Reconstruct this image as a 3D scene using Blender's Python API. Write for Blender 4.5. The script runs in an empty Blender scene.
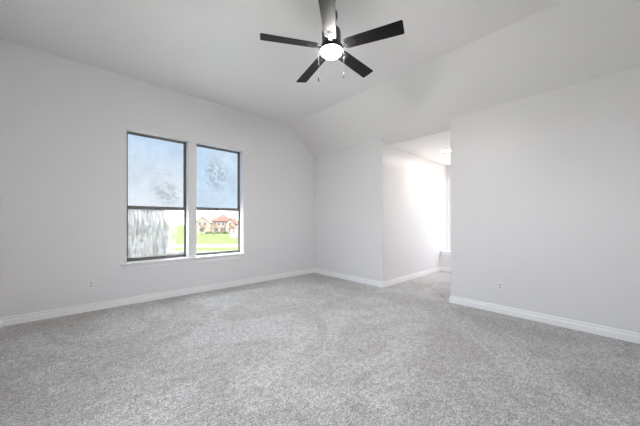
import bpy, bmesh, math, random
from mathutils import Vector, Matrix
random.seed(7)
SC = bpy.context.scene
COL = SC.collection
PI = math.pi

# ------------------------------------------------------------------ camera
F_PX, YAW, CY = 265.22, 0.83155, 221.1          # focal length in pixels of a 640 px wide frame
EYE = 1.25
S, CO = math.sin(YAW), math.cos(YAW)
cam = bpy.data.cameras.new('camera'); cam_o = bpy.data.objects.new('camera', cam); COL.objects.link(cam_o)
cam.sensor_fit = 'HORIZONTAL'; cam.sensor_width = 36.0; cam.lens = 36.0 * F_PX / 640.0
cam.shift_y = (CY - 213.0) / 640.0
cam.clip_start = 0.02; cam.clip_end = 2000
cam_o.location = (0, 0, EYE); cam_o.rotation_euler = (PI / 2, 0, YAW - PI / 2)
SC.camera = cam_o

# ------------------------------------------------------------------ view, sky, sun
SC.view_settings.view_transform = 'Standard'
SC.view_settings.look = 'None'
SC.view_settings.gamma = 1.0
SC.view_settings.use_curve_mapping = False
SC.view_settings.exposure = 0.80
SC.cycles.max_bounces = 16
SC.cycles.diffuse_bounces = 10
SC.cycles.transparent_max_bounces = 16
SC.cycles.sample_clamp_indirect = 8.0
SC.cycles.caustics_refractive = False

SKY_STRENGTH = 4.0
SUN_STRENGTH = 20.0
LAMP_STRENGTH = 230.0
CAN_STRENGTH = 120.0

world = bpy.data.worlds.new('sky'); SC.world = world; world.use_nodes = True
nt = world.node_tree; nt.nodes.clear()
wo = nt.nodes.new('ShaderNodeOutputWorld'); wb = nt.nodes.new('ShaderNodeBackground')
tc = nt.nodes.new('ShaderNodeTexCoord'); sp = nt.nodes.new('ShaderNodeSeparateXYZ'); rp = nt.nodes.new('ShaderNodeValToRGB')
nt.links.new(tc.outputs['Generated'], sp.inputs[0]); nt.links.new(sp.outputs['Z'], rp.inputs[0])
rp.color_ramp.elements[0].position = 0.0; rp.color_ramp.elements[0].color = (0.95, 0.97, 1.0, 1)
rp.color_ramp.elements[1].position = 0.55; rp.color_ramp.elements[1].color = (0.86, 0.92, 1.0, 1)
e = rp.color_ramp.elements.new(0.14); e.color = (0.84, 0.91, 1.0, 1)
e = rp.color_ramp.elements.new(0.30); e.color = (0.55, 0.75, 1.0, 1)
cn = nt.nodes.new('ShaderNodeTexNoise'); cn.inputs['Scale'].default_value = 4.0; cn.inputs['Detail'].default_value = 5.0
cr = nt.nodes.new('ShaderNodeValToRGB'); cr.color_ramp.elements[0].position = 0.48; cr.color_ramp.elements[1].position = 0.68
cm = nt.nodes.new('ShaderNodeMixRGB'); cm.inputs[2].default_value = (0.95, 0.97, 1.0, 1)
nt.links.new(tc.outputs['Generated'], cn.inputs['Vector']); nt.links.new(cn.outputs[0], cr.inputs[0])
nt.links.new(cr.outputs[0], cm.inputs[0]); nt.links.new(rp.outputs[0], cm.inputs[1])
# the sky is brighter overhead (thin lit cloud) than near the horizon
br = nt.nodes.new('ShaderNodeMapRange'); br.inputs[1].default_value = 0.30; br.inputs[2].default_value = 0.62
br.inputs[3].default_value = SKY_STRENGTH; br.inputs[4].default_value = SKY_STRENGTH * 2.2
nt.links.new(sp.outputs['Z'], br.inputs[0]); nt.links.new(br.outputs[0], wb.inputs[1])
nt.links.new(cm.outputs[0], wb.inputs[0])
nt.links.new(wb.outputs[0], wo.inputs[0])

sun = bpy.data.lights.new('sun', 'SUN'); sun.energy = SUN_STRENGTH; sun.angle = 0.02; sun.color = (1.0, 0.95, 0.86)
sun_o = bpy.data.objects.new('sun', sun); COL.objects.link(sun_o)
sun_o.rotation_euler = Vector((0.0, 0.75, -0.85)).to_track_quat('-Z', 'Y').to_euler()

# ------------------------------------------------------------------ room measurements (metres)
XN, YB = -0.682, -0.95            # near wall (left edge of the frame) and the wall behind the camera
YL, XB = 4.871, 4.236             # window wall, back / right wall
ZC, ZP, XC = 3.412, 2.829, 3.521  # flat ceiling, plate height, crease of the slope
YJ, YR = 2.905, 1.664             # jambs of the alcove opening
XE, ZE = 4.391, 2.703             # lower edge of the slope above the opening, alcove ceiling
XS, XF = 6.769, 7.145             # window seat front, alcove end wall
ZS = 0.505

# ------------------------------------------------------------------ helpers
class MB:
    """collects shapes in one bmesh and links them as ONE mesh object"""
    def __init__(self): self.bm = bmesh.new(); self.smooth = False
    def box(self, x0, x1, y0, y1, z0, z1, M=None):
        P = [Vector((x, y, z)) for z in (z0, z1) for y in (y0, y1) for x in (x0, x1)]
        if M is not None: P = [M @ p for p in P]
        v = [self.bm.verts.new(p) for p in P]
        for f in ((0, 2, 3, 1), (4, 5, 7, 6), (0, 1, 5, 4), (2, 6, 7, 3), (0, 4, 6, 2), (1, 3, 7, 5)):
            self.bm.faces.new([v[i] for i in f])
        return self
    def prism(self, pts, vec, M=None):
        vec = Vector(vec)
        A = [Vector(p) for p in pts]; B = [p + vec for p in A]
        if M is not None: A = [M @ p for p in A]; B = [M @ p for p in B]
        a = [self.bm.verts.new(p) for p in A]; b = [self.bm.verts.new(p) for p in B]
        n = len(a)
        self.bm.faces.new(a[::-1]); self.bm.faces.new(b)
        for i in range(n): self.bm.faces.new((a[i], a[(i + 1) % n], b[(i + 1) % n], b[i]))
        return self
    def rings(self, rs, cap=True):
        R = [[self.bm.verts.new(p) for p in r] for r in rs]
        n = len(R[0])
        for i in range(len(R) - 1):
            for j in range(n):
                self.bm.faces.new((R[i][j], R[i][(j + 1) % n], R[i + 1][(j + 1) % n], R[i + 1][j]))
        if cap: self.bm.faces.new(R[0][::-1]); self.bm.faces.new(R[-1])
        return self
    def lathe(self, prof, n=32, c=(0, 0, 0), M=None):
        rs = []
        for r, z in prof:
            ring = [Vector((c[0] + max(r, 1e-4) * math.cos(2 * PI * k / n), c[1] + max(r, 1e-4) * math.sin(2 * PI * k / n), c[2] + z)) for k in range(n)]
            if M is not None: ring = [M @ p for p in ring]
            rs.append(ring)
        self.smooth = True
        return self.rings(rs)
    def tube(self, p0, p1, r0, r1, n=8):
        p0, p1 = Vector(p0), Vector(p1); d = (p1 - p0).normalized()
        u = d.orthogonal().normalized(); w = d.cross(u)
        self.smooth = True
        return self.rings([[p + (u * math.cos(2 * PI * k / n) + w * math.sin(2 * PI * k / n)) * r for k in range(n)] for p, r in ((p0, r0), (p1, r1))])
    def build(self, name, mat, parent=None, bevel=0.0, seg=2):
        bmesh.ops.recalc_face_normals(self.bm, faces=self.bm.faces)
        me = bpy.data.meshes.new(name)
        self.bm.to_mesh(me); self.bm.free()
        if self.smooth:
            for p in me.polygons: p.use_smooth = True
            try: me.set_sharp_from_angle(angle=0.7)
            except Exception: pass
        me.materials.append(mat)
        o = bpy.data.objects.new(name, me); COL.objects.link(o)
        if parent: o.parent = parent
        if bevel:
            b = o.modifiers.new('bevel', 'BEVEL'); b.width = bevel; b.segments = seg; b.limit_method = 'ANGLE'; b.angle_limit = 0.6
        return o

def tag(o, label=None, cat=None, group=None, kind=None):
    for k, v in (('label', label), ('category', cat), ('group', group), ('kind', kind)):
        if v: o[k] = v
    return o

def empty(name, loc, rz=0.0):
    o = bpy.data.objects.new(name, None); o.empty_display_size = 0.1
    o.location = loc; o.rotation_euler = (0, 0, rz); COL.objects.link(o)
    return o

def copy_tree(o, parent=None):
    c = o.copy(); COL.objects.link(c)
    if parent: c.parent = parent
    for ch in list(o.children): copy_tree(ch, c)
    return c

def at(px, Z, z=0.0):
    """the point at depth Z along the viewing direction, in the direction of a column of the 640 px photograph"""
    X = (px - 320.0) / F_PX * Z
    return Vector((X * S + Z * CO, -X * CO + Z * S, z))

# ------------------------------------------------------------------ materials
def mat(name, col, rough=0.5, spec=0.5, metal=0.0, noise=None, bump=None):
    """noise = (scale, colour 2), bump = (scale, strength, distance)"""
    m = bpy.data.materials.new(name); m.use_nodes = True
    t = m.node_tree; b = t.nodes['Principled BSDF']
    b.inputs['Base Color'].default_value = (*col, 1); b.inputs['Roughness'].default_value = rough
    b.inputs['Specular IOR Level'].default_value = spec; b.inputs['Metallic'].default_value = metal
    tcn = t.nodes.new('ShaderNodeTexCoord')
    if noise:
        n = t.nodes.new('ShaderNodeTexNoise'); n.inputs['Scale'].default_value = noise[0]; n.inputs['Detail'].default_value = 4
        mx = t.nodes.new('ShaderNodeMixRGB'); mx.inputs[1].default_value = (*col, 1); mx.inputs[2].default_value = (*noise[1], 1)
        t.links.new(tcn.outputs['Object'], n.inputs['Vector']); t.links.new(n.outputs[0], mx.inputs[0]); t.links.new(mx.outputs[0], b.inputs['Base Color'])
    if bump:
        n = t.nodes.new('ShaderNodeTexNoise'); n.inputs['Scale'].default_value = bump[0]; n.inputs['Detail'].default_value = 3
        bp = t.nodes.new('ShaderNodeBump'); bp.inputs['Strength'].default_value = bump[1]; bp.inputs['Distance'].default_value = bump[2]
        t.links.new(tcn.outputs['Object'], n.inputs['Vector']); t.links.new(n.outputs[0], bp.inputs['Height']); t.links.new(bp.outputs[0], b.inputs['Normal'])
    return m

def emit(name, col, strength):
    m = bpy.data.materials.new(name); m.use_nodes = True
    t = m.node_tree; b = t.nodes['Principled BSDF']
    b.inputs['Base Color'].default_value = (0.8, 0.8, 0.8, 1)
    b.inputs['Emission Color'].default_value = (*col, 1); b.inputs['Emission Strength'].default_value = strength
    return m

def carpet_mat():
    m = bpy.data.materials.new('grey_carpet'); m.use_nodes = True
    t = m.node_tree; b = t.nodes['Principled BSDF']; L = t.links.new
    b.inputs['Roughness'].default_value = 1.0; b.inputs['Specular IOR Level'].default_value = 0.0
    b.inputs['Sheen Weight'].default_value = 0.5; b.inputs['Sheen Roughness'].default_value = 0.6
    tcn = t.nodes.new('ShaderNodeTexCoord')
    def noise(scale, detail, rough=0.5, dist=0.0):
        n = t.nodes.new('ShaderNodeTexNoise'); n.inputs['Scale'].default_value = scale; n.inputs['Detail'].default_value = detail
        n.inputs['Roughness'].default_value = rough; n.inputs['Distortion'].default_value = dist
        L(tcn.outputs['Object'], n.inputs['Vector']); return n
    def ramp(src, stops):
        r = t.nodes.new('ShaderNodeValToRGB')
        while len(r.color_ramp.elements) < len(stops): r.color_ramp.elements.new(0.5)
        for el, (p, c) in zip(r.color_ramp.elements, stops): el.position = p; el.color = (*c, 1)
        L(src, r.inputs[0]); return r
    def mul(a, c, fac=1.0):
        mx = t.nodes.new('ShaderNodeMixRGB'); mx.blend_type = 'MULTIPLY'; mx.inputs[0].default_value = fac
        L(a, mx.inputs[1]); L(c, mx.inputs[2]); return mx
    fine = noise(80, 4, 0.75)                      # tufts
    coarse = noise(24, 2, 0.6)
    brushed = noise(1.1, 4, 0.55, 1.6)             # pile brushed one way and the other by a vacuum
    marks = noise(5.0, 3, 0.55, 2.2)
    base = ramp(fine.outputs[0], [(0.37, (0.08, 0.077, 0.073)), (0.485, (0.58, 0.57, 0.56)), (0.60, (0.93, 0.915, 0.90))])
    c1 = ramp(coarse.outputs[0], [(0.34, (0.68, 0.68, 0.68)), (0.62, (1.06, 1.06, 1.06))])
    c2 = ramp(brushed.outputs[0], [(0.42, (0.80, 0.78, 0.76)), (0.58, (1.0, 1.0, 1.0))])
    c3 = ramp(marks.outputs[0], [(0.36, (0.80, 0.80, 0.80)), (0.48, (1.0, 1.0, 1.0))])
    x = mul(base.outputs[0], c1.outputs[0]); x = mul(x.outputs[0], c2.outputs[0]); x = mul(x.outputs[0], c3.outputs[0])
    L(x.outputs[0], b.inputs['Base Color'])
    add = t.nodes.new('ShaderNodeMath'); add.operation = 'ADD'; L(fine.outputs[0], add.inputs[0]); L(coarse.outputs[0], add.inputs[1])
    bp = t.nodes.new('ShaderNodeBump'); bp.inputs['Strength'].default_value = 1.0; bp.inputs['Distance'].default_value = 0.016
    L(add.outputs[0], bp.inputs['Height']); L(bp.outputs[0], b.inputs['Normal'])
    return m

def glass_mat(name, tint, haze, seed, grime=None, smudge=None):
    """window glass: clear, with a film of dirt. haze = (min, max) share of the film; grime = 'fog' for the failed pane"""
    m = bpy.data.materials.new(name); m.use_nodes = True
    t = m.node_tree; t.nodes.clear(); L = t.links.new
    out = t.nodes.new('ShaderNodeOutputMaterial'); tcn = t.nodes.new('ShaderNodeTexCoord')
    tr = t.nodes.new('ShaderNodeBsdfTransparent'); tr.inputs[0].default_value = (*tint, 1)
    tl = t.nodes.new('ShaderNodeBsdfTranslucent'); tl.inputs[0].default_value = (0.16, 0.165, 0.17, 1)
    mp = t.nodes.new('ShaderNodeMapping'); mp.inputs['Location'].default_value = (seed, seed * 1.7, seed * 0.3)
    L(tcn.outputs['Object'], mp.inputs[0])
    def noise(scale, detail, sc=(1, 1, 1), dist=0.0):
        q = t.nodes.new('ShaderNodeMapping'); q.inputs['Scale'].default_value = sc; L(mp.outputs[0], q.inputs[0])
        n = t.nodes.new('ShaderNodeTexNoise'); n.inputs['Scale'].default_value = scale; n.inputs['Detail'].default_value = detail; n.inputs['Distortion'].default_value = dist
        L(q.outputs[0], n.inputs['Vector']); return n.outputs[0]
    def mr(src, a, b, c, d):
        r = t.nodes.new('ShaderNodeMapRange'); r.inputs[1].default_value = a; r.inputs[2].default_value = b; r.inputs[3].default_value = c; r.inputs[4].default_value = d
        L(src, r.inputs[0]); return r.outputs[0]
    def op(o, a, b):
        n = t.nodes.new('ShaderNodeMath'); n.operation = o
        for i, v in enumerate((a, b)):
            if isinstance(v, (int, float)): n.inputs[i].default_value = v
            else: L(v, n.inputs[i])
        return n.outputs[0]
    fac = mr(noise(3.0, 5, (1, 1, 1), 0.6), 0.35, 0.7, haze[0], haze[1])
    if grime:
        sep = t.nodes.new('ShaderNodeSeparateXYZ'); L(tcn.outputs['Generated'], sep.inputs[0])
        wob = mr(noise(4.0, 3), 0.3, 0.7, -0.10, 0.10)
        side = mr(op('ADD', sep.outputs['X'], wob), 0.62, 0.92, 1.0, 0.0)
        streak = mr(noise(60.0, 4, (1.0, 1.0, 0.12)), 0.35, 0.65, 0.70, 0.95)
        low = mr(sep.outputs['Z'], 0.03, 0.10, 1.0, 0.0)
        fog = op('MAXIMUM', op('MULTIPLY', side, streak), op('MULTIPLY', low, 0.8))
        fac = op('MAXIMUM', fac, fog)
        # the brown mineral bloom inside the failed pane
        rr = t.nodes.new('ShaderNodeValToRGB'); rr.color_ramp.elements[0].color = (0.165, 0.16, 0.155, 1); rr.color_ramp.elements[1].color = (0.235, 0.235, 0.235, 1)
        rr.color_ramp.elements[0].position = 0.36; rr.color_ramp.elements[1].position = 0.60
        L(noise(30.0, 5, (1.0, 1.0, 0.3)), rr.inputs[0]); L(rr.outputs[0], tl.inputs[0])
    if smudge:
        # a rubbed grey smear and the faint creases of the screen, stuck to the pane
        sep = t.nodes.new('ShaderNodeSeparateXYZ'); L(tcn.outputs['Generated'], sep.inputs[0])
        dx = op('MULTIPLY', op('SUBTRACT', sep.outputs['X'], smudge[0]), 1 / smudge[2]); dz = op('MULTIPLY', op('SUBTRACT', sep.outputs['Z'], smudge[1]), 1 / smudge[3])
        d = op('SQRT', op('ADD', op('MULTIPLY', dx, dx), op('MULTIPLY', dz, dz)), 0.0)
        blob = op('MULTIPLY', mr(d, 0.5, 1.0, 1.0, 0.0), mr(noise(14.0, 5, (1, 1, 1), 1.0), 0.42, 0.60, 0.0, 1.0))
        def lines(co, n, w):
            return mr(op('ABSOLUTE', op('SUBTRACT', op('FRACT', op('MULTIPLY', co, n), 0.0), 0.5), 0.0), 0.0, w, 1.0, 0.0)
        grid = op('MULTIPLY', op('MAXIMUM', lines(sep.outputs['X'], 4.0, 0.05), lines(sep.outputs['Z'], 5.0, 0.05)), mr(noise(6.0, 3), 0.4, 0.6, 0.0, 0.35))
        dk = t.nodes.new('ShaderNodeMixRGB'); dk.inputs[1].default_value = (*tint, 1); dk.inputs[2].default_value = (tint[0] * 0.80, tint[1] * 0.80, tint[2] * 0.79, 1)
        L(op('MAXIMUM', blob, grid), dk.inputs[0]); L(dk.outputs[0], tr.inputs[0])
    m1 = t.nodes.new('ShaderNodeMixShader'); L(fac, m1.inputs[0]); L(tr.outputs[0], m1.inputs[1]); L(tl.outputs[0], m1.inputs[2])
    L(m1.outputs[0], out.inputs[0])
    return m

M_wall = mat('wall_paint', (0.795, 0.788, 0.796), 0.38, 0.35, bump=(55, 0.10, 0.002))
M_ceil = mat('ceiling_paint', (0.80, 0.79, 0.785), 0.45, 0.30, bump=(38, 0.30, 0.003))
M_trim = mat('white_trim_paint', (0.91, 0.91, 0.915), 0.30, 0.5)
M_carpet = carpet_mat()
M_frame = mat('bronze_aluminium', (0.17, 0.165, 0.16), 0.4, 0.5, 0.2)
M_black = mat('black_fan_blade', (0.008, 0.0075, 0.0075), 0.45, 0.16, bump=(60, 0.08, 0.001))
M_metal = mat('black_fan_metal', (0.03, 0.03, 0.03), 0.32, 0.5, 0.6)
M_chain = mat('chain_metal', (0.10, 0.098, 0.095), 0.6, 0.3)
M_plate = mat('outlet_plastic', (0.82, 0.82, 0.82), 0.35)
M_socket = mat('outlet_socket_plastic', (0.68, 0.68, 0.68), 0.4)
M_slot = mat('outlet_slot', (0.03, 0.03, 0.03), 0.6)
M_lamp = emit('lamp_glass', (1.0, 0.965, 0.945), LAMP_STRENGTH)
M_can = emit('downlight_lens', (1.0, 0.90, 0.82), CAN_STRENGTH)
G_up1 = glass_mat('screened_glass', (0.375, 0.385, 0.39), (0.08, 0.22), 1.3, None, (0.68, 0.22, 0.30, 0.20))
G_up2 = glass_mat('screened_glass_clearer', (0.335, 0.365, 0.39), (0.06, 0.20), 5.9, None, (0.48, 0.58, 0.32, 0.34))
G_alc = glass_mat('alcove_dimming_glass', (0.80, 0.78, 0.775), (0.05, 0.1), 7.7)  # tint added to dim the daylight entering the alcove
G_fog = glass_mat('fogged_glass', (0.97, 0.98, 0.98), (0.02, 0.06), 3.1, 'fog')
G_low = glass_mat('clear_glass', (0.97, 0.98, 0.98), (0.02, 0.06), 8.2)

# ------------------------------------------------------------------ setting: floor, ceilings, walls
def struct(o): o['kind'] = 'structure'; return o

f = MB(); f.box(XN - 0.1, XB, YB - 0.1, YL + 0.1, -0.12, 0); f.box(XB, XF + 0.1, YR - 0.1, YJ + 0.1, -0.12, 0)
struct(f.build('floor', M_carpet))

WIN = ((0.536, 1.396), (1.525, 2.396)); WZ0, WZ1 = 0.605, 2.633
wl = MB()
T = 0.20
def wall_with_holes(mb, u0, u1, z0, z1, holes, put):
    us = sorted({u0, u1, *[h[0] for h in holes], *[h[1] for h in holes]}); zs = sorted({z0, z1, *[h[2] for h in holes], *[h[3] for h in holes]})
    for a, b in zip(us, us[1:]):
        col = [(c, d) for c, d in zip(zs, zs[1:]) if not any(h[0] <= (a + b) / 2 <= h[1] and h[2] <= (c + d) / 2 <= h[3] for h in holes)]
        runs = []
        for c, d in col:
            if runs and abs(runs[-1][1] - c) < 1e-6: runs[-1][1] = d
            else: runs.append([c, d])
        for c, d in runs: put(a, b, c, d)
wall_with_holes(wl, XN - 0.12, XB + 0.12, 0, ZC + 0.08, [(a, b, WZ0, WZ1) for a, b in WIN], lambda a, b, c, d: wl.box(a, b, YL, YL + T, c, d))
struct(wl.build('wall_left', M_wall))
struct(MB().box(XB, XB + 0.12, YJ, YL, 0, ZP).build('wall_back', M_wall))
struct(MB().box(XB, XB + 0.12, YB - 0.12, YR, 0, ZP).build('wall_right', M_wall))
struct(MB().box(XB + 0.12, XF + 0.15, YJ, YJ + 0.12, 0, ZE).build('wall_alcove_left', M_wall))
struct(MB().box(XB + 0.12, XF + 0.15, YR - 0.12, YR, 0, ZE).build('wall_alcove_right', M_wall))
AW = (1.73, 2.785, ZS + 0.02, 2.50)
we = MB()
wall_with_holes(we, YR, YJ, 0, ZE, [AW], lambda a, b, c, d: we.box(XF, XF + 0.15, a, b, c, d))
struct(we.build('wall_alcove_end', M_wall))
NW = (0.2, 1.8, 1.20, 2.50)  # opening for the added daylight window, out of view
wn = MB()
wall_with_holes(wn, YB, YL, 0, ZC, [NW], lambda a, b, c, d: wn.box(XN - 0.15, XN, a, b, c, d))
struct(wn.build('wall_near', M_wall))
struct(MB().box(XN - 0.12, XB, YB - 0.12, YB, 0, ZC).build('wall_behind', M_wall))

struct(MB().box(XN - 0.12, XC, YB - 0.12, YL, ZC, ZC + 0.1).build('ceiling', M_ceil))
cs = MB()
k = (ZP - ZC) / (XB - XC)
cs.prism([(XC, YB - 0.12, ZC), (XB, YB - 0.12, ZP), (XB + 0.25, YB - 0.12, ZP), (XB + 0.25, YB - 0.12, ZC + 0.1), (XC, YB - 0.12, ZC + 0.1)], (0, YR - YB + 0.12, 0))
cs.prism([(XC, YR, ZC), (XE, YR, ZE), (XE + 0.095, YR, ZE), (XE + 0.095, YR, ZC + 0.1), (XC, YR, ZC + 0.1)], (0, YJ - YR, 0))
cs.prism([(XC, YJ, ZC), (XB, YJ, ZP), (XB + 0.25, YJ, ZP), (XB + 0.25, YJ, ZC + 0.1), (XC, YJ, ZC + 0.1)], (0, YL - YJ, 0))
struct(cs.build('ceiling_slope', M_ceil))
struct(MB().box(XE + 0.095, XF + 0.15, YR - 0.12, YJ + 0.12, ZE, ZE + 0.1).build('ceiling_alcove', M_ceil))

# ------------------------------------------------------------------ baseboards (moulded profile, mitred at the corners)
PROF = [(0, 0), (0.017, 0), (0.017, 0.066), (0.015, 0.070), (0.004, 0.0705), (0.003, 0.082), (0.0085, 0.086), (0.0085, 0.096), (0.005, 0.104), (0, 0.107)]
def board(name, p0, p1, nrm, k0=0, k1=0, parent=None):
    """k = -1 inside corner, +1 outside corner"""
    p0, p1, nrm = Vector(p0), Vector(p1), Vector(nrm); d = (p1 - p0).normalized()
    mb = MB()
    A = [p0 + nrm * q - d * (k0 * q) + Vector((0, 0, z)) for q, z in PROF]
    B = [p1 + nrm * q + d * (k1 * q) + Vector((0, 0, z)) for q, z in PROF]
    mb.rings([A, B])
    o = mb.build(name, M_trim, parent)
    if parent is None: struct(o)
    return o
board('baseboard_left', (XN, YL, 0), (XB, YL, 0), (0, -1, 0), -1, -1)
board('baseboard_back', (XB, YL, 0), (XB, YJ, 0), (-1, 0, 0), -1, 1)
board('baseboard_alcove_left', (XB, YJ, 0), (XS, YJ, 0), (0, -1, 0), 1, -1)
board('baseboard_alcove_right', (XS, YR, 0), (XB, YR, 0), (0, 1, 0), -1, 1)
board('baseboard_right', (XB, YR, 0), (XB, YB, 0), (-1, 0, 0), 1, -1)
board('baseboard_near', (XN, YB, 0), (XN, YL, 0), (1, 0, 0), -1, -1)
board('baseboard_behind', (XB, YB, 0), (XN, YB, 0), (0, 1, 0), -1, -1)

# ------------------------------------------------------------------ windows
def window(n, u0, u1, z0, z1, zm, M, g_up, g_low, depth=0.05, off=0.0):
    """single-hung window in local coordinates: x along the wall, y outwards, frame front at y = 0"""
    w = empty('window_%d' % n, (0, 0, 0)); w.matrix_world = M; w['kind'] = 'structure'
    fw = 0.018
    fr = MB()
    fr.box(u0, u0 + fw, 0, depth, z0, z1); fr.box(u1 - fw, u1, 0, depth, z0, z1)
    fr.box(u0 + fw, u1 - fw, 0, depth, z1 - fw, z1); fr.box(u0 + fw, u1 - fw, 0, depth, z0, z0 + fw + 0.006)
    fr.build('window_frame', M_frame, w)
    def sash(a0, a1, c0, c1, y0, y1, g, rail_b, rail_t):
        sw = 0.014
        s = MB()
        s.box(a0, a0 + sw, y0, y1, c0, c1); s.box(a1 - sw, a1, y0, y1, c0, c1)
        s.box(a0 + sw, a1 - sw, y0, y1, c0, c0 + rail_b); s.box(a0 + sw, a1 - sw, y0, y1, c1 - rail_t, c1)
        so = s.build('sash', M_frame, w)
        ym = (y0 + y1) / 2
        MB().box(a0 + sw, a1 - sw, ym - 0.002, ym + 0.002, c0 + rail_b, c1 - rail_t).build('glass_pane', g, so)
        return so
    sash(u0 + fw, u1 - fw, zm, z1 - fw, 0.028, 0.046, g_up, 0.03, 0.012)
    lo = sash(u0 + fw, u1 - fw, z0 + fw + 0.006, zm + 0.050, 0.006, 0.026, g_low, 0.022, 0.056)
    um = (u0 + u1) / 2
    lk = MB(); lk.box(um - 0.03, um + 0.03, -0.004, 0.006, zm + 0.022, zm + 0.038); lk.box(um - 0.008, um + 0.02, -0.012, -0.004, zm + 0.026, zm + 0.034)
    lk.build('sash_lock', M_frame, lo, 0.002)
    return w
MW = Matrix.Translation((0, YL + 0.14, 0))
window(1, *WIN[0], WZ0 + 0.022, WZ1, 1.440, MW, G_up1, G_fog)
window(2, *WIN[1], WZ0 + 0.022, WZ1, 1.452, MW, G_up2, G_low)
# alcove window: local x runs along +y of the room, outwards is +x
MA = Matrix(((0, 1, 0, XF + 0.09), (1, 0, 0, 0), (0, 0, 1, 0), (0, 0, 0, 1)))
window(3, AW[0], AW[1], AW[2], AW[3], 1.44, MA, G_alc, G_alc)

# unseen window added in the near wall to bring daylight onto the right wall
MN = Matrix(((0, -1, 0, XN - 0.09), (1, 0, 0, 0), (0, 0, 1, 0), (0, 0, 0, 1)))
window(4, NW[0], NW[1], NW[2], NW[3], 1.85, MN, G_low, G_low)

st = MB(); st.box(0.468, 2.404, YL - 0.060, YL, 0.601, 0.627)
for a, b in WIN: st.box(a, b, YL, YL + 0.145, WZ0 - 0.002, 0.627)
struct(st.build('trim_1', M_trim, None, 0.005))
struct(MB().prism([(0.500, YL, 0.525), (0.500, YL - 0.012, 0.527), (0.500, YL - 0.018, 0.560), (0.500, YL - 0.018, 0.603), (0.500, YL, 0.603)], (1.872, 0, 0)).build('trim_2', M_trim))

# ------------------------------------------------------------------ window seat in the alcove
seat = empty('window_seat', ((XS + XF) / 2, (YR + YJ) / 2, 0))
tag(seat, 'white built-in window seat with projecting ledge at the far end of the alcove', 'window seat')
lx0, lx1, ly = XS - seat.location.x, XF - seat.location.x, (YJ - YR) / 2
MB().box(lx0, lx1, -ly, ly, 0, ZS - 0.03).build('seat_base', M_wall, seat)
MB().box(lx0 - 0.035, lx1, -ly, ly, ZS - 0.03, ZS).build('seat_board', M_trim, seat, 0.006)
MB().box(lx0 - 0.016, lx0, -ly, ly, ZS - 0.09, ZS - 0.03).build('apron_trim', M_trim, seat, 0.003)
board('baseboard', (lx0, ly, 0), (lx0, -ly, 0), (-1, 0, 0), -1, -1, seat)

# ------------------------------------------------------------------ ceiling fan
HX, HY, ZB = 1.7758, 1.7885, 2.897
PH = 5.12375
fan = empty('ceiling_fan', (HX, HY, ZC))
tag(fan, 'black five blade ceiling fan with round lit lamp hanging from the ceiling', 'ceiling fan')
zb = ZB - ZC
MB().lathe([(0.001, 0), (0.066, 0), (0.066, -0.012), (0.060, -0.035), (0.042, -0.062), (0.022, -0.075), (0.001, -0.075)], 40).build('canopy', M_metal, fan)
MB().tube((0, 0, -0.07), (0, 0, zb + 0.17), 0.0127, 0.0127, 16).build('downrod', M_metal, fan)
MB().lathe([(0.001, -0.165), (0.030, -0.166), (0.052, -0.178), (0.060, -0.195), (0.060, -0.232), (0.050, -0.250), (0.020, -0.256), (0.001, -0.256)], 40).build('coupling_cover', M_metal, fan)
MB().lathe([(0.001, zb + 0.172), (0.060, zb + 0.172), (0.082, zb + 0.160), (0.090, zb + 0.140), (0.090, zb + 0.030), (0.098, zb + 0.020), (0.098, zb - 0.006), (0.001, zb - 0.006)], 48).build('motor_housing', M_metal, fan)
kit = MB().lathe([(0.001, zb - 0.004), (0.098, zb - 0.004), (0.101, zb - 0.010), (0.102, zb - 0.034), (0.096, zb - 0.036), (0.001, zb - 0.036)], 48).build('light_kit', M_metal, fan)
MB().lathe([(0.099, zb - 0.030), (0.0995, zb - 0.040), (0.095, zb - 0.052), (0.084, zb - 0.064), (0.066, zb - 0.073), (0.030, zb - 0.077), (0.001, zb - 0.078)], 48).build('lamp_glass', M_lamp, kit)

def blade_mesh():
    mb = MB(); L0, L1, w0, w1, r = 0.135, 0.66, 0.056, 0.068, 0.012
    out = [(L0, -w0 * 0.80), (L0 + 0.03, -w0)]
    out += [(L1 - r + r * math.cos(a), -w1 + r + r * math.sin(a)) for a in (-PI / 2, -PI / 4, 0)]
    out += [(L1 - r + r * math.cos(a), w1 - r + r * math.sin(a)) for a in (0, PI / 4, PI / 2)]
    out += [(L0 + 0.03, w0), (L0, w0 * 0.80)]
    mb.prism([(x, y, -0.003) for x, y in out], (0, 0, 0.006))
    return mb
def iron_mesh():
    mb = MB()
    mb.prism([(0.085, -0.020, -0.012), (0.15, -0.016, -0.012), (0.215, -0.030, -0.0035), (0.235, -0.018, -0.0035), (0.235, 0.018, -0.0035), (0.215, 0.030, -0.0035), (0.15, 0.016, -0.012), (0.085, 0.020, -0.012)], (0, 0, 0.0015))
    for x, y in ((0.205, -0.018), (0.205, 0.018), (0.225, 0.0)):
        mb.lathe([(0.001, -0.009), (0.004, -0.008), (0.005, -0.003), (0.001, -0.003)], 10, (x, y, 0))
    mb.smooth = False
    return mb
PITCH = math.radians(-13)
SAG = (0.0, 0.024, -0.046, 0.016, 0.0)          # the blades do not hang quite level
b0 = None
for i in range(5):
    if b0 is None:
        b0 = blade_mesh().build('fan_blade', M_black, fan, 0.0012, 1); iron_mesh().build('blade_bracket', M_metal, b0)
        b = b0
    else:
        b = copy_tree(b0, fan)
    b.location = (0, 0, zb)
    b.rotation_euler = (Matrix.Rotation(PH + i * 2 * PI / 5, 3, 'Z') @ Matrix.Rotation(-SAG[i], 3, 'Y') @ Matrix.Rotation(PITCH, 3, 'X')).to_euler()
RX, RY = S, -CO                                   # the two chains hang from opposite sides of the housing
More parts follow.
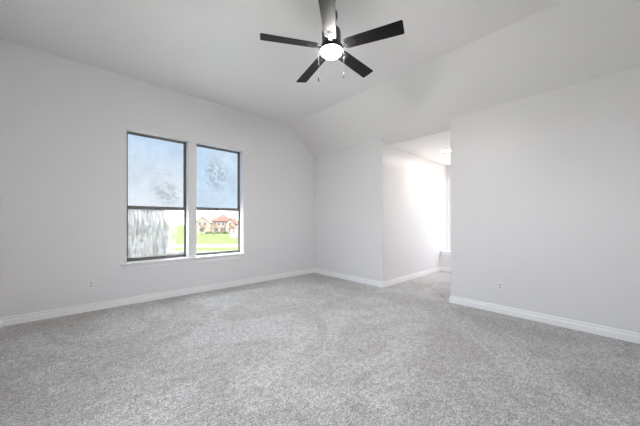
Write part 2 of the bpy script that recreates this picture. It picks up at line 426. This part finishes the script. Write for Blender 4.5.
for sgn, zend in ((-1, 2.575), (1, 2.612)):
    cx, cyy = RX * sgn * 0.119, RY * sgn * 0.119
    ch = MB(); z0, z1 = zb + 0.004, zend - ZC + 0.045
    ch.tube((cx * 0.80, cyy * 0.80, zb + 0.006), (cx, cyy, zb + 0.002), 0.004, 0.004, 8)
    n = 34
    for j in range(n):
        z = z0 + (z1 - z0) * j / (n - 1)
        ch.lathe([(0.0004, 0.0018), (0.0012, 0.0009), (0.0012, -0.0009), (0.0004, -0.0018)], 6, (cx, cyy, z))
    ch.tube((cx, cyy, z0), (cx, cyy, z1), 0.0005, 0.0005, 6)
    c = ch.build('pull_chain', M_chain, fan)
    MB().lathe([(0.0005, 0.046), (0.003, 0.044), (0.0055, 0.034), (0.006, 0.006), (0.004, 0.0), (0.0005, 0.0)], 14, (cx, cyy, zend - ZC)).build('chain_pull', M_black, c)

# ------------------------------------------------------------------ recessed light in the alcove
can = empty('recessed_light', (5.64, (YR + YJ) / 2, ZE))
tag(can, 'lit round recessed downlight in the alcove ceiling', 'ceiling light')
MB().lathe([(0.074, -0.001), (0.076, -0.006), (0.092, -0.004), (0.095, 0.0), (0.074, 0.0)], 40).build('trim_ring', M_trim, can)
MB().lathe([(0.001, -0.001), (0.074, -0.001), (0.074, -0.003), (0.001, -0.0045)], 40).build('lamp_lens', M_can, can)

# ------------------------------------------------------------------ wall outlets
def outlet(loc, rz, label):
    """plate in the local xz plane, facing -y"""
    o = empty('wall_outlet', loc, rz); tag(o, label, 'outlet', 'white duplex outlets on the walls')
    MB().box(-0.036, 0.036, -0.006, 0, -0.058, 0.058).build('cover_plate', M_plate, o, 0.003)
    for dz in (0.0195, -0.0195):
        s = MB()
        pts = [(0.0165 * math.cos(a) * 1.0, -0.0075, dz + max(-0.0125, min(0.0125, 0.0165 * math.sin(a)))) for a in [2 * PI * q / 24 for q in range(24)]]
        s.prism(pts, (0, 0.002, 0)); so = s.build('socket', M_socket, o)
        h = MB(); h.box(-0.0075, -0.0050, -0.0079, -0.0072, dz - 0.002, dz + 0.007); h.box(0.0050, 0.0075, -0.0079, -0.0072, dz - 0.002, dz + 0.006)
        h.lathe([(0.0005, 0.0), (0.0028, 0.0), (0.0028, 0.0006), (0.0005, 0.0006)], 10, M=Matrix.Translation((0, -0.0073, dz - 0.0075)) @ Matrix.Rotation(PI / 2, 4, 'X'))
        h.build('slot', M_slot, so)
    MB().lathe([(0.0005, 0.0), (0.003, 0.0), (0.003, 0.0012), (0.0005, 0.0016)], 10, M=Matrix.Translation((0, -0.006, 0)) @ Matrix.Rotation(PI / 2, 4, 'X')).build('screw', M_plate, o)
    return o
outlet((0.132, YL, 0.368), 0, 'white outlet on the window wall, left of the windows above the baseboard')
outlet((2.91, YL, 0.372), 0, 'small white outlet on the window wall, right of the windows near the corner')
outlet((XB, 3.544, 0.365), -PI / 2, 'white outlet on the back wall between the room corner and the alcove')
outlet((XB, 1.012, 0.367), -PI / 2, 'white outlet low on the long right wall beyond the alcove opening')

# ------------------------------------------------------------------ outside: lawn, street, house, trees
ZG = -3.75
M_grass = mat('lawn_grass', (0.0340, 0.0459, 0.0148), 1.0, 0.0, noise=(0.35, (0.0577, 0.0651, 0.0296)))
M_road = mat('pale_concrete', (0.0925, 0.0851, 0.0777), 0.9, 0.1, noise=(1.5, (0.0740, 0.0703, 0.0629)))
M_stone = mat('tan_stone', (0.1054, 0.0837, 0.0651), 0.9, 0.1, noise=(1.2, (0.1302, 0.1085, 0.0868)))
M_roof = mat('red_roof_tiles', (0.0589, 0.0186, 0.0143), 0.85, 0.1, noise=(2.0, (0.0744, 0.0310, 0.0236)))
M_white = mat('white_stone', (0.1364, 0.1333, 0.1302), 0.8, 0.1, noise=(2.0, (0.1178, 0.1147, 0.1085)))
M_glass = mat('dark_house_glass', (0.03, 0.032, 0.035), 0.6, 0.1)
M_bark = mat('grey_bark', (0.0444, 0.0333, 0.0281), 0.95, 0.0, noise=(3.0, (0.0629, 0.0481, 0.0407)))
M_leaf = mat('sparse_rusty_leaves', (0.0740, 0.0407, 0.0259), 0.9, 0.0, noise=(1.0, (0.0962, 0.0629, 0.0370)))
M_shrub = mat('shrub_leaves', (0.0185, 0.0296, 0.0104), 0.9, 0.0, noise=(1.0, (0.0370, 0.0481, 0.0178)))
struct(MB().box(-250, 350, 8, 400, ZG - 0.3, ZG).box(8.5, 350, -250, 8, ZG - 0.3, ZG).box(-250, -3, -250, 8, ZG - 0.3, ZG).build('lawn', M_grass))

M_bounce = mat('white_bounce_slab', (0.80, 0.78, 0.75), 0.9, 0.1, noise=(1.0, (0.72, 0.70, 0.67)))
struct(MB().box(-6, 8.6, 8, 17, ZG, ZG + 0.04).box(8.5, 16, -3, 8, ZG, ZG + 0.04).build('bounce_slab', M_bounce))  # unseen pale slabs added below the windows to bounce daylight up indoors

def strip(name, Za, Zb, pa, pb, h, label):
    P = [at(pa, Za), at(pb, Za), at(pb, Zb), at(pa, Zb)]
    o = MB().prism([(p.x, p.y, ZG) for p in P], (0, 0, h)).build(name, M_road); o['kind'] = 'structure'
    return o
strip('street', 50.5, 57.0, -60, 330, 0.02, '')
strip('sidewalk', 43.0, 44.0, -60, 330, 0.03, '')
strip('driveway', 108.0, 121.0, 192, 240, 0.02, '')

def house(px, Z):
    c = at(px, Z, ZG); h = empty('house', c, YAW - PI / 2)
    tag(h, 'tan stone house with red hipped roof across the lawn outside the window', 'house')
    def hip(mb, x0, x1, y0, y1, z0, z1, o=0.4):
        x0 -= o; x1 += o; y0 -= o; y1 += o; r = (y1 - y0) / 2; ym = (y0 + y1) / 2
        v = [mb.bm.verts.new(p) for p in ((x0, y0, z0), (x1, y0, z0), (x1, y1, z0), (x0, y1, z0), (x0 + r * 0.7, ym, z1), (x1 - r * 0.7, ym, z1))]
        for q in ((0, 1, 5, 4), (1, 2, 5), (2, 3, 4, 5), (3, 0, 4), (3, 2, 1, 0)): mb.bm.faces.new([v[i] for i in q])
    def gable(mb, x0, x1, y0, y1, z0, z1, o=0.35, t=0.18):
        xm = (x0 + x1) / 2; s = (z1 - z0) / (xm - x0)
        a, b = (x0 - o, z0 - o * s), (x1 + o, z0 - o * s)
        mb.prism([(a[0], y0 - 0.3, a[1]), (xm, y0 - 0.3, z1), (b[0], y0 - 0.3, b[1]), (b[0], y0 - 0.3, b[1] + t), (xm, y0 - 0.3, z1 + t), (a[0], y0 - 0.3, a[1] + t)], (0, y1 - y0 + 0.3, 0))
    def wall_gable(mb, x0, x1, y0, y1, z0, z1):
        xm = (x0 + x1) / 2
        mb.prism([(x0, y0, 0), (x1, y0, 0), (x1, y0, z0), (xm, y0, z1), (x0, y0, z0)], (0, y1 - y0, 0))
    MB().box(-3.0, 4.4, 0, 8, 0, 5.0).build('main_wall', M_stone, h)
    m = MB(); hip(m, -2.4, 4.2, 0, 8, 5.0, 7.9); m.build('main_roof', M_roof, h)
    m = MB(); wall_gable(m, -8.6, -2.4, -2.0, 6, 4.4, 6.9); m.build('wing_wall', M_stone, h)
    m = MB(); gable(m, -8.6, -2.4, -2.0, 6, 4.4, 6.9); m.build('wing_roof', M_stone, h)
    m = MB(); wall_gable(m, 4.0, 7.8, -1.5, 5, 4.0, 6.2); m.build('wing_wall', M_stone, h)
    m = MB(); gable(m, 4.0, 7.8, -1.5, 5, 4.0, 6.2); m.build('wing_roof', M_roof, h)
    MB().box(-3.6, -2.7, 3, 4, 5, 8.5).build('chimney', M_stone, h)
    for x, y, z, w, hh in ((-6.9, -2.0, 3.2, 0.9, 1.3), (-4.9, -2.0, 3.2, 0.9, 1.3), (-1.6, 0, 3.3, 0.9, 1.2), (0.2, 0, 3.3, 0.9, 1.2), (2.0, 0, 3.3, 0.9, 1.2), (5.4, -1.5, 3.0, 1.0, 1.3),
                           (-6.6, -2.0, 0.7, 1.8, 1.5), (-0.9, 0, 0.6, 1.2, 1.6), (5.3, -1.5, 0.7, 1.2, 1.5)):
        wd = MB().box(x - 0.1, x + w + 0.1, y - 0.08, y + 0.02, z - 0.1, z + hh + 0.1).build('house_window', M_white, h)
        MB().box(x, x + w, y - 0.1, y - 0.06, z, z + hh).build('window_pane', M_glass, wd)
    MB().box(1.3, 2.5, -0.1, 0.02, 0, 2.3).build('front_door', M_bark, h)
    return h
house(217.5, 112)

def tree(px, Z, H, spread, leafy, label, rnd):
    R = random.Random(rnd)
    t = empty('bare_tree', at(px, Z, ZG)); tag(t, label, 'tree', 'young trees outside the window')
    mb = MB(); tips = []
    def grow(p, d, L, r, lv):
        q = p + d * L
        mb.tube(p, q, r, r * 0.66, 6 if lv < 2 else 4)
        tips.append(q) if lv >= 2 else None
        if lv >= 4: return
        for _ in range(3 if lv else 5):
            nd = (d * 0.75 + Vector((R.uniform(-1, 1), R.uniform(-1, 1), R.uniform(-0.1, 0.7))) * spread).normalized()
            grow(p + d * L * R.uniform(0.75, 1.0), nd, L * R.uniform(0.55, 0.78), r * 0.55, lv + 1)
    grow(Vector((0, 0, 0)), Vector((R.uniform(-.05, .05), 0, 1)).normalized(), H * 0.34, H * 0.022, 0)
    mb.build('trunk', M_bark, t)
    if leafy:
        lf = MB()
        for p in tips:
            for _ in range(leafy):
                c = p + Vector((R.gauss(0, .25), R.gauss(0, .25), R.gauss(0, .2))); u = Vector((R.gauss(0, 1), R.gauss(0, 1), R.gauss(0, 1))).normalized(); w = u.orthogonal().normalized()
                s = R.uniform(0.05, 0.10)
                lf.bm.faces.new([lf.bm.verts.new(c + u * s * a + w * s * b) for a, b in ((-1, -.5), (1, -.5), (1, .5), (-1, .5))])
        lf.build('crown', M_leaf, t)
    return t
tree(202, 92, 4.6, 0.75, 2, 'rusty young tree before the left wing of the house outside', 1)
tree(214.5, 88, 4.4, 0.75, 2, 'rusty young tree before the middle of the house outside', 2)
tree(234, 84, 4.8, 0.7, 2, 'rusty young tree right of the house, behind the white pillar', 3)
tree(129.5, 26, 6.6, 0.45, 0, 'bare grey tree close to the left window behind its fogged pane', 4)
def shrub(px, Z, r, hgt, label, rnd):
    R = random.Random(rnd); mb = MB()
    for _ in range(420):
        u = Vector((R.gauss(0, 1), R.gauss(0, 1), abs(R.gauss(0, 1)))).normalized()
        c = Vector((u.x * r, u.y * r * 0.6, u.z * hgt)) * R.uniform(0.55, 1.0)
        a = Vector((R.gauss(0, 1), R.gauss(0, 1), R.gauss(0, 1))).normalized(); w = a.orthogonal().normalized(); s = R.uniform(0.08, 0.16)
        mb.bm.faces.new([mb.bm.verts.new(c + a * s * i + w * s * j) for i, j in ((-1, -.5), (1, -.5), (1, .5), (-1, .5))])
    o = mb.build('shrub', M_shrub, None); o.location = at(px, Z, ZG); tag(o, label, 'shrub', 'low shrubs before the house')
shrub(209, 104, 2.0, 1.0, 'low green shrub before the left part of the house outside', 11)
shrub(219, 104, 2.4, 0.9, 'wide low green shrub before the middle of the house outside', 12)
shrub(226, 104, 1.4, 1.1, 'low green shrub before the right part of the house outside', 13)
pl = empty('stone_pillar', at(233.6, 79, ZG), YAW - PI / 2)
tag(pl, 'pale blocky stone pillar on the lawn right of the house outside', 'pillar')
MB().box(-1.0, 1.0, -0.3, 0.3, 0, 1.2).build('pillar_base', M_white, pl, 0.03)
MB().box(-0.9, -0.35, -0.25, 0.25, 1.2, 2.5).build('pillar_post', M_white, pl, 0.03)
MB().box(0.4, 0.95, -0.25, 0.25, 1.2, 2.5).build('pillar_post', M_white, pl, 0.03)
